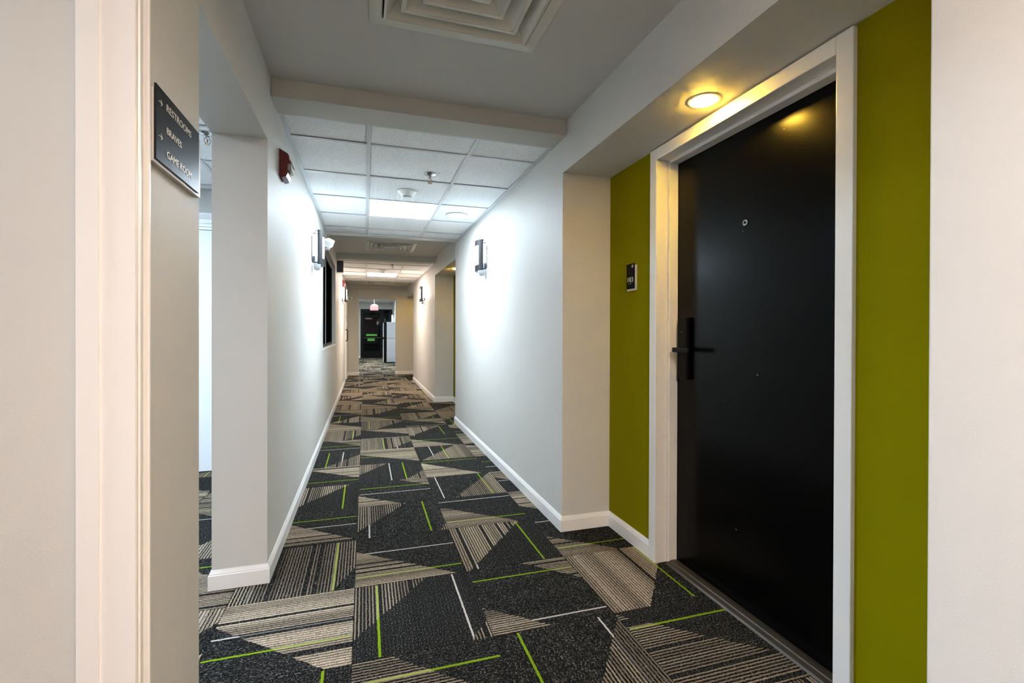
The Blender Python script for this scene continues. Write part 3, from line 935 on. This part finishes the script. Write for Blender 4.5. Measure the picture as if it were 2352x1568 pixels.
dup(sl, (XL, 9.62, 1.712), 0, 'small distant sconce on the left wall under the far red alarm', None, FM)
dup(sl, (XR, 9.15, 1.724), PI, 'small distant sconce on the right wall past the second recess', None, FM)
dup(sl, (XL, 4.33 - P, 1.712), 0, 'wall sconce on the left wall before the doorway, out of the picture', None, NM)
dup(sl, (XR, 4.36 - P, 1.724), PI, 'wall sconce on the right wall before the door recess, out of the picture', None, NM)

# ------------------------------------------------------------------ air vents
def vent(y, label):
    t = thing('ceiling_vent', label, 'air vent', (VX, y, CZ), group='square ceiling air diffusers')
    def ring(h0, z0, h1, z1):
        v = [(sx * h, sy * h, z) for h, z in ((h0, z0), (h1, z1)) for sx, sy in ((-1, -1), (1, -1), (1, 1), (-1, 1))]
        return v, [(i, (i + 1) % 4, 4 + (i + 1) % 4, 4 + i) for i in range(4)]
    def rings(nm, lst, mat):
        V, F = [], []
        for a in lst:
            v, f = ring(*a); k = len(V); V += v; F += [tuple(i + k for i in q) for q in f]
        return link(nm, pydata(nm, V, F), M[mat], t)
    rings('frame', [(0.334, -0.001, 0.334, -0.006), (0.334, -0.006, 0.292, -0.008), (0.292, -0.008, 0.288, -0.006), (0.288, -0.006, 0.288, 0.10)], 'vent')
    for h in (0.282, 0.222, 0.150, 0.083):
        w = 0.016 if h < 0.27 else 0.008
        rings('louver', [(h, -0.016, h - w, -0.018), (h - w, -0.018, h - w, -0.014), (h, -0.016, h - 0.006, -0.010), (h - w, -0.014, h - w - 0.050, 0.042), (h - 0.006, -0.010, h - 0.062, 0.046)], 'vent')
    box('centre_plate', (-0.04, -0.04, 0.028), (0.04, 0.04, 0.032), M['vent'], t)
    box('plenum_box', (-0.287, -0.287, 0.10), (0.287, 0.287, 0.11), M['plenum'], t)
    boxes('bracket', [((-0.285, -0.004, 0.05), (0.285, 0.004, 0.06)), ((-0.004, -0.285, 0.0602), (0.004, 0.285, 0.07))], M['vent'], t)
    return t
vent(V1, 'large square louvred ceiling vent at the top of the picture')
vent(V2, 'square ceiling vent between the two grid ceilings')
vent(V3, 'distant ceiling vent just before the end wall')

# ------------------------------------------------------------------ sprinklers, detectors, access point
def sprinkler(loc, label, grp='pendent fire sprinklers'):
    t = thing('sprinkler', label, 'sprinkler', loc, 0.6, grp)
    lathe('escutcheon', [(0.0, -0.0005), (0.042, -0.0005), (0.042, -0.003), (0.036, -0.008), (0.022, -0.011), (0.016, -0.016), (0.0, -0.016)], M['chrome'], t, 24)
    lathe('body', [(0.0, -0.0162), (0.011, -0.0162), (0.012, -0.026), (0.009, -0.030), (0.0, -0.030)], M['chrome'], t, 12)
    for s in (-1, 1):
        tube('frame_arm', [(s * 0.009, 0, -0.027), (s * 0.017, 0, -0.038), (s * 0.016, 0, -0.050), (s * 0.005, 0, -0.063)], 0.0028, M['chrome'], t, 6)
    lathe('glass_bulb', [(0.0, -0.0302), (0.0025, -0.034), (0.0028, -0.05), (0.0, -0.057)], M['bulb_red'], t, 8)
    lathe('deflector', [(0.0, -0.058), (0.006, -0.060), (0.016, -0.064), (0.016, -0.066), (0.0, -0.067)], M['brass'], t, 14)
    return t
sprinkler((0.442, 3.405, GZ + 0.0035), 'chrome pendent sprinkler in the first grid ceiling')
sprinkler((0.442, 3.405 + P - 0.45, GZ + 0.0035), 'small distant sprinkler in the far grid ceiling')
sprinkler((-0.879, 3.165, 2.3035), 'chrome sprinkler on the side room ceiling beside the black sign')
def detector(x, y, label):
    t = thing('smoke_detector', label, 'smoke detector', (x, y, GZ + 0.0035), 0, 'white ceiling smoke detectors')
    lathe('base', [(0.0, -0.0005), (0.075, -0.0005), (0.076, -0.006), (0.073, -0.010), (0.0, -0.010)], M['white_plastic'], t, 36)
    lathe('chamber', [(0.0, -0.0102), (0.072, -0.0102), (0.060, -0.018), (0.048, -0.032), (0.042, -0.044), (0.036, -0.046), (0.0, -0.046)], M['white_plastic'], t, 36)
    lathe('inlet_slot', [(0.0, -0.0462), (0.033, -0.0462), (0.033, -0.0495), (0.0, -0.0495)], M['darkgrey'], t, 36)
    lathe('cap', [(0.0, -0.0497), (0.035, -0.0497), (0.034, -0.055), (0.028, -0.058), (0.0, -0.058)], M['white_plastic'], t, 36)
    return t
detector(0.321, 3.87, 'white smoke detector in front of the glowing ceiling panel')
detector(0.314, 8.98, 'small distant smoke detector against the far glowing panel')
ap = thing('access_point', 'flat round white disc on the ceiling tile right of the glowing panel', 'access point', (0.846, 4.515, GZ + 0.0045))
lathe('mount', [(0.0, -0.0005), (0.085, -0.0005), (0.085, -0.004), (0.0, -0.004)], M['darkgrey'], ap, 32)
lathe('cover', [(0.0, -0.0042), (0.102, -0.0042), (0.104, -0.010), (0.098, -0.020), (0.08, -0.028), (0.045, -0.032), (0.0, -0.033)], M['white_plastic'], ap, 40)

# ------------------------------------------------------------------ red fire strobes
def strobe(loc, label, rot=0.0):
    t = thing('fire_strobe', label, 'fire alarm', loc, rot, 'red fire alarm strobes on the left wall')
    prof = [(0.0005, 0.0), (0.012, -0.012), (0.034, -0.004), (0.040, 0.018), (0.040, 0.060), (0.050, 0.066), (0.058, 0.072), (0.052, 0.078), (0.047, 0.085), (0.047, 0.104), (0.040, 0.116), (0.0005, 0.138)]
    body = prism('body', prof, lambda p, q, t_: (p, t_, q), 0.0, 0.12, M['red'], t)
    prism('lens', [(0.0405, 0.032), (0.050, 0.028), (0.0565, 0.036), (0.0565, 0.062), (0.0405, 0.059)], lambda p, q, t_: (p, t_, q), 0.004, 0.100, M['lens'], t)
    box('reflector', (0.046, 0.010, 0.010), (0.0585, 0.040, 0.0265), M['chrome'], t, bevel=0.003)
    for k, ch in enumerate('FIRE'):
        text('lettering', ch, lambda x, y, d_, k=k, ch=ch: (0.011 + x + (0.0025 if ch == 'I' else 0.0), -0.0003 - d_, 0.092 - k * 0.019 + y), 0.0018 if ch == 'I' else 0.0065, 0.0105, M['redtext'], body, 0.0006)
    return t
strobe((XL, 2.715, 1.968), 'red fire alarm strobe high on the left wall above the corner')
strobe((XL, 9.85, 2.03), 'small distant red fire alarm above the far left sconce')

# ------------------------------------------------------------------ emergency lights
def emergency(loc, label, s=1.0):
    t = thing('emergency_light', label, 'emergency light', loc, 0, 'white emergency lights on the left wall')
    box('base', (0.0005, -0.07, -0.06), (0.035, 0.13, 0.055), M['white_plastic'], t, bevel=0.008, segs=3)
    h = thing('lamp_head', None, None, (0.066, -0.03, 0.005)); h.parent = t
    h.rotation_euler = (0.35, 0.45, -0.15)
    box('head_shell', (-0.032, -0.045, -0.038), (0.048, 0.045, 0.042), M['white_plastic'], h, bevel=0.014, segs=3)
    box('head_lens', (-0.02, -0.049, -0.030), (0.040, -0.0452, 0.032), M['lens'], h, bevel=0.0015)
    for k in range(3):
        box('lens_rib', (-0.018, -0.0505, 0.018 - k * 0.016), (0.038, -0.0492, 0.020 - k * 0.016), M['darkgrey'], h)
    h2 = box('lower_head', (0.0355, 0.03, -0.055), (0.075, 0.10, 0.01), M['white_plastic'], t, bevel=0.012, segs=3)
    return t
emergency((XL, 5.22, 2.055), 'white emergency light with tilted head beside the near left sconce')
emergency((XL, 12.55, 1.98), 'small distant emergency light at the end of the left wall')

# ------------------------------------------------------------------ projecting dark box
b = thing('wall_box', 'dark grey box jutting from the left wall past the window', 'wall box', (XL, 8.09, 2.095))
box('case', (0.0005, -0.06, 0.0), (0.091, 0.06, 0.24), M['darkgrey'], b, bevel=0.004)
box('front_edge', (0.0912, -0.05, 0.01), (0.094, 0.05, 0.23), M['black'], b)
box('mount', (0.0005, -0.05, 0.2402), (0.03, 0.05, 0.252), M['darkgrey'], b)

# ------------------------------------------------------------------ directory sign on the near left pier
s = thing('directory_sign', 'black patterned directory sign reading RESTROOMS, BRAVES and GAME ROOM', 'sign', (XL, 1.149, 1.51))
box('back_plate', (0.0005, -0.002, -0.006), (0.0125, 0.288, 0.147), M['backplate'], s, bevel=0.001)
pl = box('face_plate', (0.0127, 0.0015, 0.0005), (0.0165, 0.2655, 0.156), M['sign'], s, bevel=0.0005)
for body, y0, w, z in (('RESTROOMS', 0.055, 0.151, 0.1205), ('BRAVES', 0.055, 0.087, 0.071), ('GAME ROOM', 0.056, 0.152, 0.0205)):
    text('lettering', body, lambda x, y, d_, y0=y0, z=z: (0.0166 + d_, y0 + x, z + y), w, 0.0155, M['letter'], pl, 0.0007)
for z in (0.1245, 0.053):
    pts = [(0.0, 0.0007), (0.0150, 0.0007), (0.0095, 0.0060), (0.0112, 0.0066), (0.019, 0.0), (0.0112, -0.0066), (0.0095, -0.0060), (0.0150, -0.0007), (0.0, -0.0007)]
    prism('arrow', pts, lambda p, q, t_, z=z: (t_, 0.014 + p, z + q), 0.0166, 0.0173, M['letter'], pl)

# ------------------------------------------------------------------ room number sign
s = thing('room_sign', 'small black room number sign reading 103 on the green wall', 'sign', (XG, 2.322, 1.381))
box('back_plate', (-0.010, -0.088, 0.0), (-0.0005, 0.0, 0.138), M['backplate'], s, bevel=0.001)
pl = box('face_plate', (-0.0165, -0.080, 0.010), (-0.0102, -0.006, 0.146), M['plate103'], s, bevel=0.0006)
text('lettering', '103', lambda x, y, d_: (-0.0167 - d_, -0.020 - x, 0.047 + y), 0.054, 0.026, M['letter'], pl, 0.0014)
lathe('emblem', [(0.0072, 0.0), (0.0088, 0.0), (0.0088, 0.0012), (0.0072, 0.0012), (0.0072, 0.0)], M['letter'], pl, 24, lambda x, y, h: (-0.0167 - h, -0.068 + x, 0.131 + y))
boxes('emblem_mark', [((-0.0179, -0.072, 0.1325), (-0.0167, -0.064, 0.134)), ((-0.0179, -0.072, 0.1275), (-0.0167, -0.064, 0.129))], M['letter'], pl)
dots = [(0.031, 0.034), (0.034, 0.038), (0.031, 0.038), (0.045, 0.038), (0.049, 0.038), (0.049, 0.041), (0.056, 0.039), (0.059, 0.041)]
boxes('braille', [((-0.0178, -q - 0.0008, h - 0.0008), (-0.0167, -q + 0.0008, h + 0.0008)) for q, h in dots], M['letter'], pl)

# ------------------------------------------------------------------ small plates
o = thing('wall_outlet', 'pale outlet plate low on the left wall past the window', 'outlet', (XL, 8.07, 0.40))
box('plate', (0.0005, -0.036, 0.0), (0.006, 0.036, 0.115), M['outlet'], o, bevel=0.002)
box('socket', (0.0062, -0.017, 0.065), (0.0078, 0.017, 0.095), M['white_plastic'], o)
box('socket', (0.0062, -0.017, 0.020), (0.0078, 0.017, 0.050), M['white_plastic'], o)
o = thing('door_plaque', 'small grey plaque on the left wall past the far corridor door', 'sign', (XL, 12.42, 1.40))
box('plate', (0.0005, -0.06, 0.0), (0.008, 0.06, 0.16), M['sash'], o)
box('face', (0.0082, -0.052, 0.008), (0.0095, 0.052, 0.152), M['plate103'], o)

# ------------------------------------------------------------------ far room: exit sign, refrigerator, things on it
x = thing('exit_sign', 'lit red EXIT sign hanging before the black glass door', 'exit sign', (0.337, 19.0, 1.955))
box('housing', (-0.145, 0.0, 0.005), (0.145, 0.05, 0.200), M['exit_body'], x, bevel=0.004)
face = box('lit_face', (-0.138, -0.004, 0.012), (0.138, -0.0002, 0.193), M['em_exit'], x)
text('lettering', 'EXIT', lambda px, py, d_: (-0.11 + px, -0.0042 - d_, 0.035 + py), 0.22, 0.135, M['em_exit_lt'], face, 0.003)
box('canopy', (-0.085, -0.01, 0.2052), (0.085, 0.06, 0.235), M['em_exit_wht'], x, bevel=0.006)
box('hanger', (-0.006, 0.019, 0.2352), (0.006, 0.031, 0.4485), M['exit_body'], x)
fr = thing('refrigerator', 'silver sided refrigerator with a black door edge in the far room', 'refrigerator', (1.07, 17.9, 0))
box('cabinet', (-0.313, 0.0, 0.904), (0.34, 0.68, 1.495), M['fridge'], fr, bevel=0.006)
box('cabinet', (-0.313, 0.0, 0.03), (0.34, 0.68, 0.898), M['fridge'], fr, bevel=0.006)
box('kick_plate', (-0.31, 0.02, 0.0005), (0.33, 0.66, 0.0295), M['black'], fr)
dd = box('door', (-0.41, 0.005, 0.912), (-0.315, 0.675, 1.495), M['black'], fr, bevel=0.008)
dd2 = box('door', (-0.41, 0.005, 0.03), (-0.315, 0.675, 0.904), M['black'], fr, bevel=0.008)
box('handle', (-0.445, 0.02, 0.95), (-0.412, 0.05, 1.46), M['fridge'], dd)
box('handle', (-0.445, 0.02, 0.05), (-0.412, 0.05, 0.86), M['fridge'], dd2)
box('blue_note', (-0.447, 0.03, 1.18), (-0.4455, 0.16, 1.34), M['blue'], dd)
o = thing('paper_box', 'small white box on top of the refrigerator', 'box', (1.12, 18.1, 1.4955))
box('carton', (-0.09, -0.08, 0), (0.09, 0.08, 0.17), M['paper'], o, bevel=0.003)
box('lid', (-0.094, -0.084, 0.1702), (0.094, 0.084, 0.185), M['paper'], o)
o = thing('paper_roll', 'tall white paper roll standing on the refrigerator', 'paper roll', (0.985, 18.1, 1.4955))
lathe('roll', [(0.0197, 0.0), (0.043, 0.0), (0.045, 0.01), (0.045, 0.26), (0.043, 0.27), (0.0197, 0.27)], M['paper'], o, 20)
lathe('core', [(0.0, 0.001), (0.0195, 0.001), (0.0195, 0.275), (0.0, 0.275)], M['outlet'], o, 12)
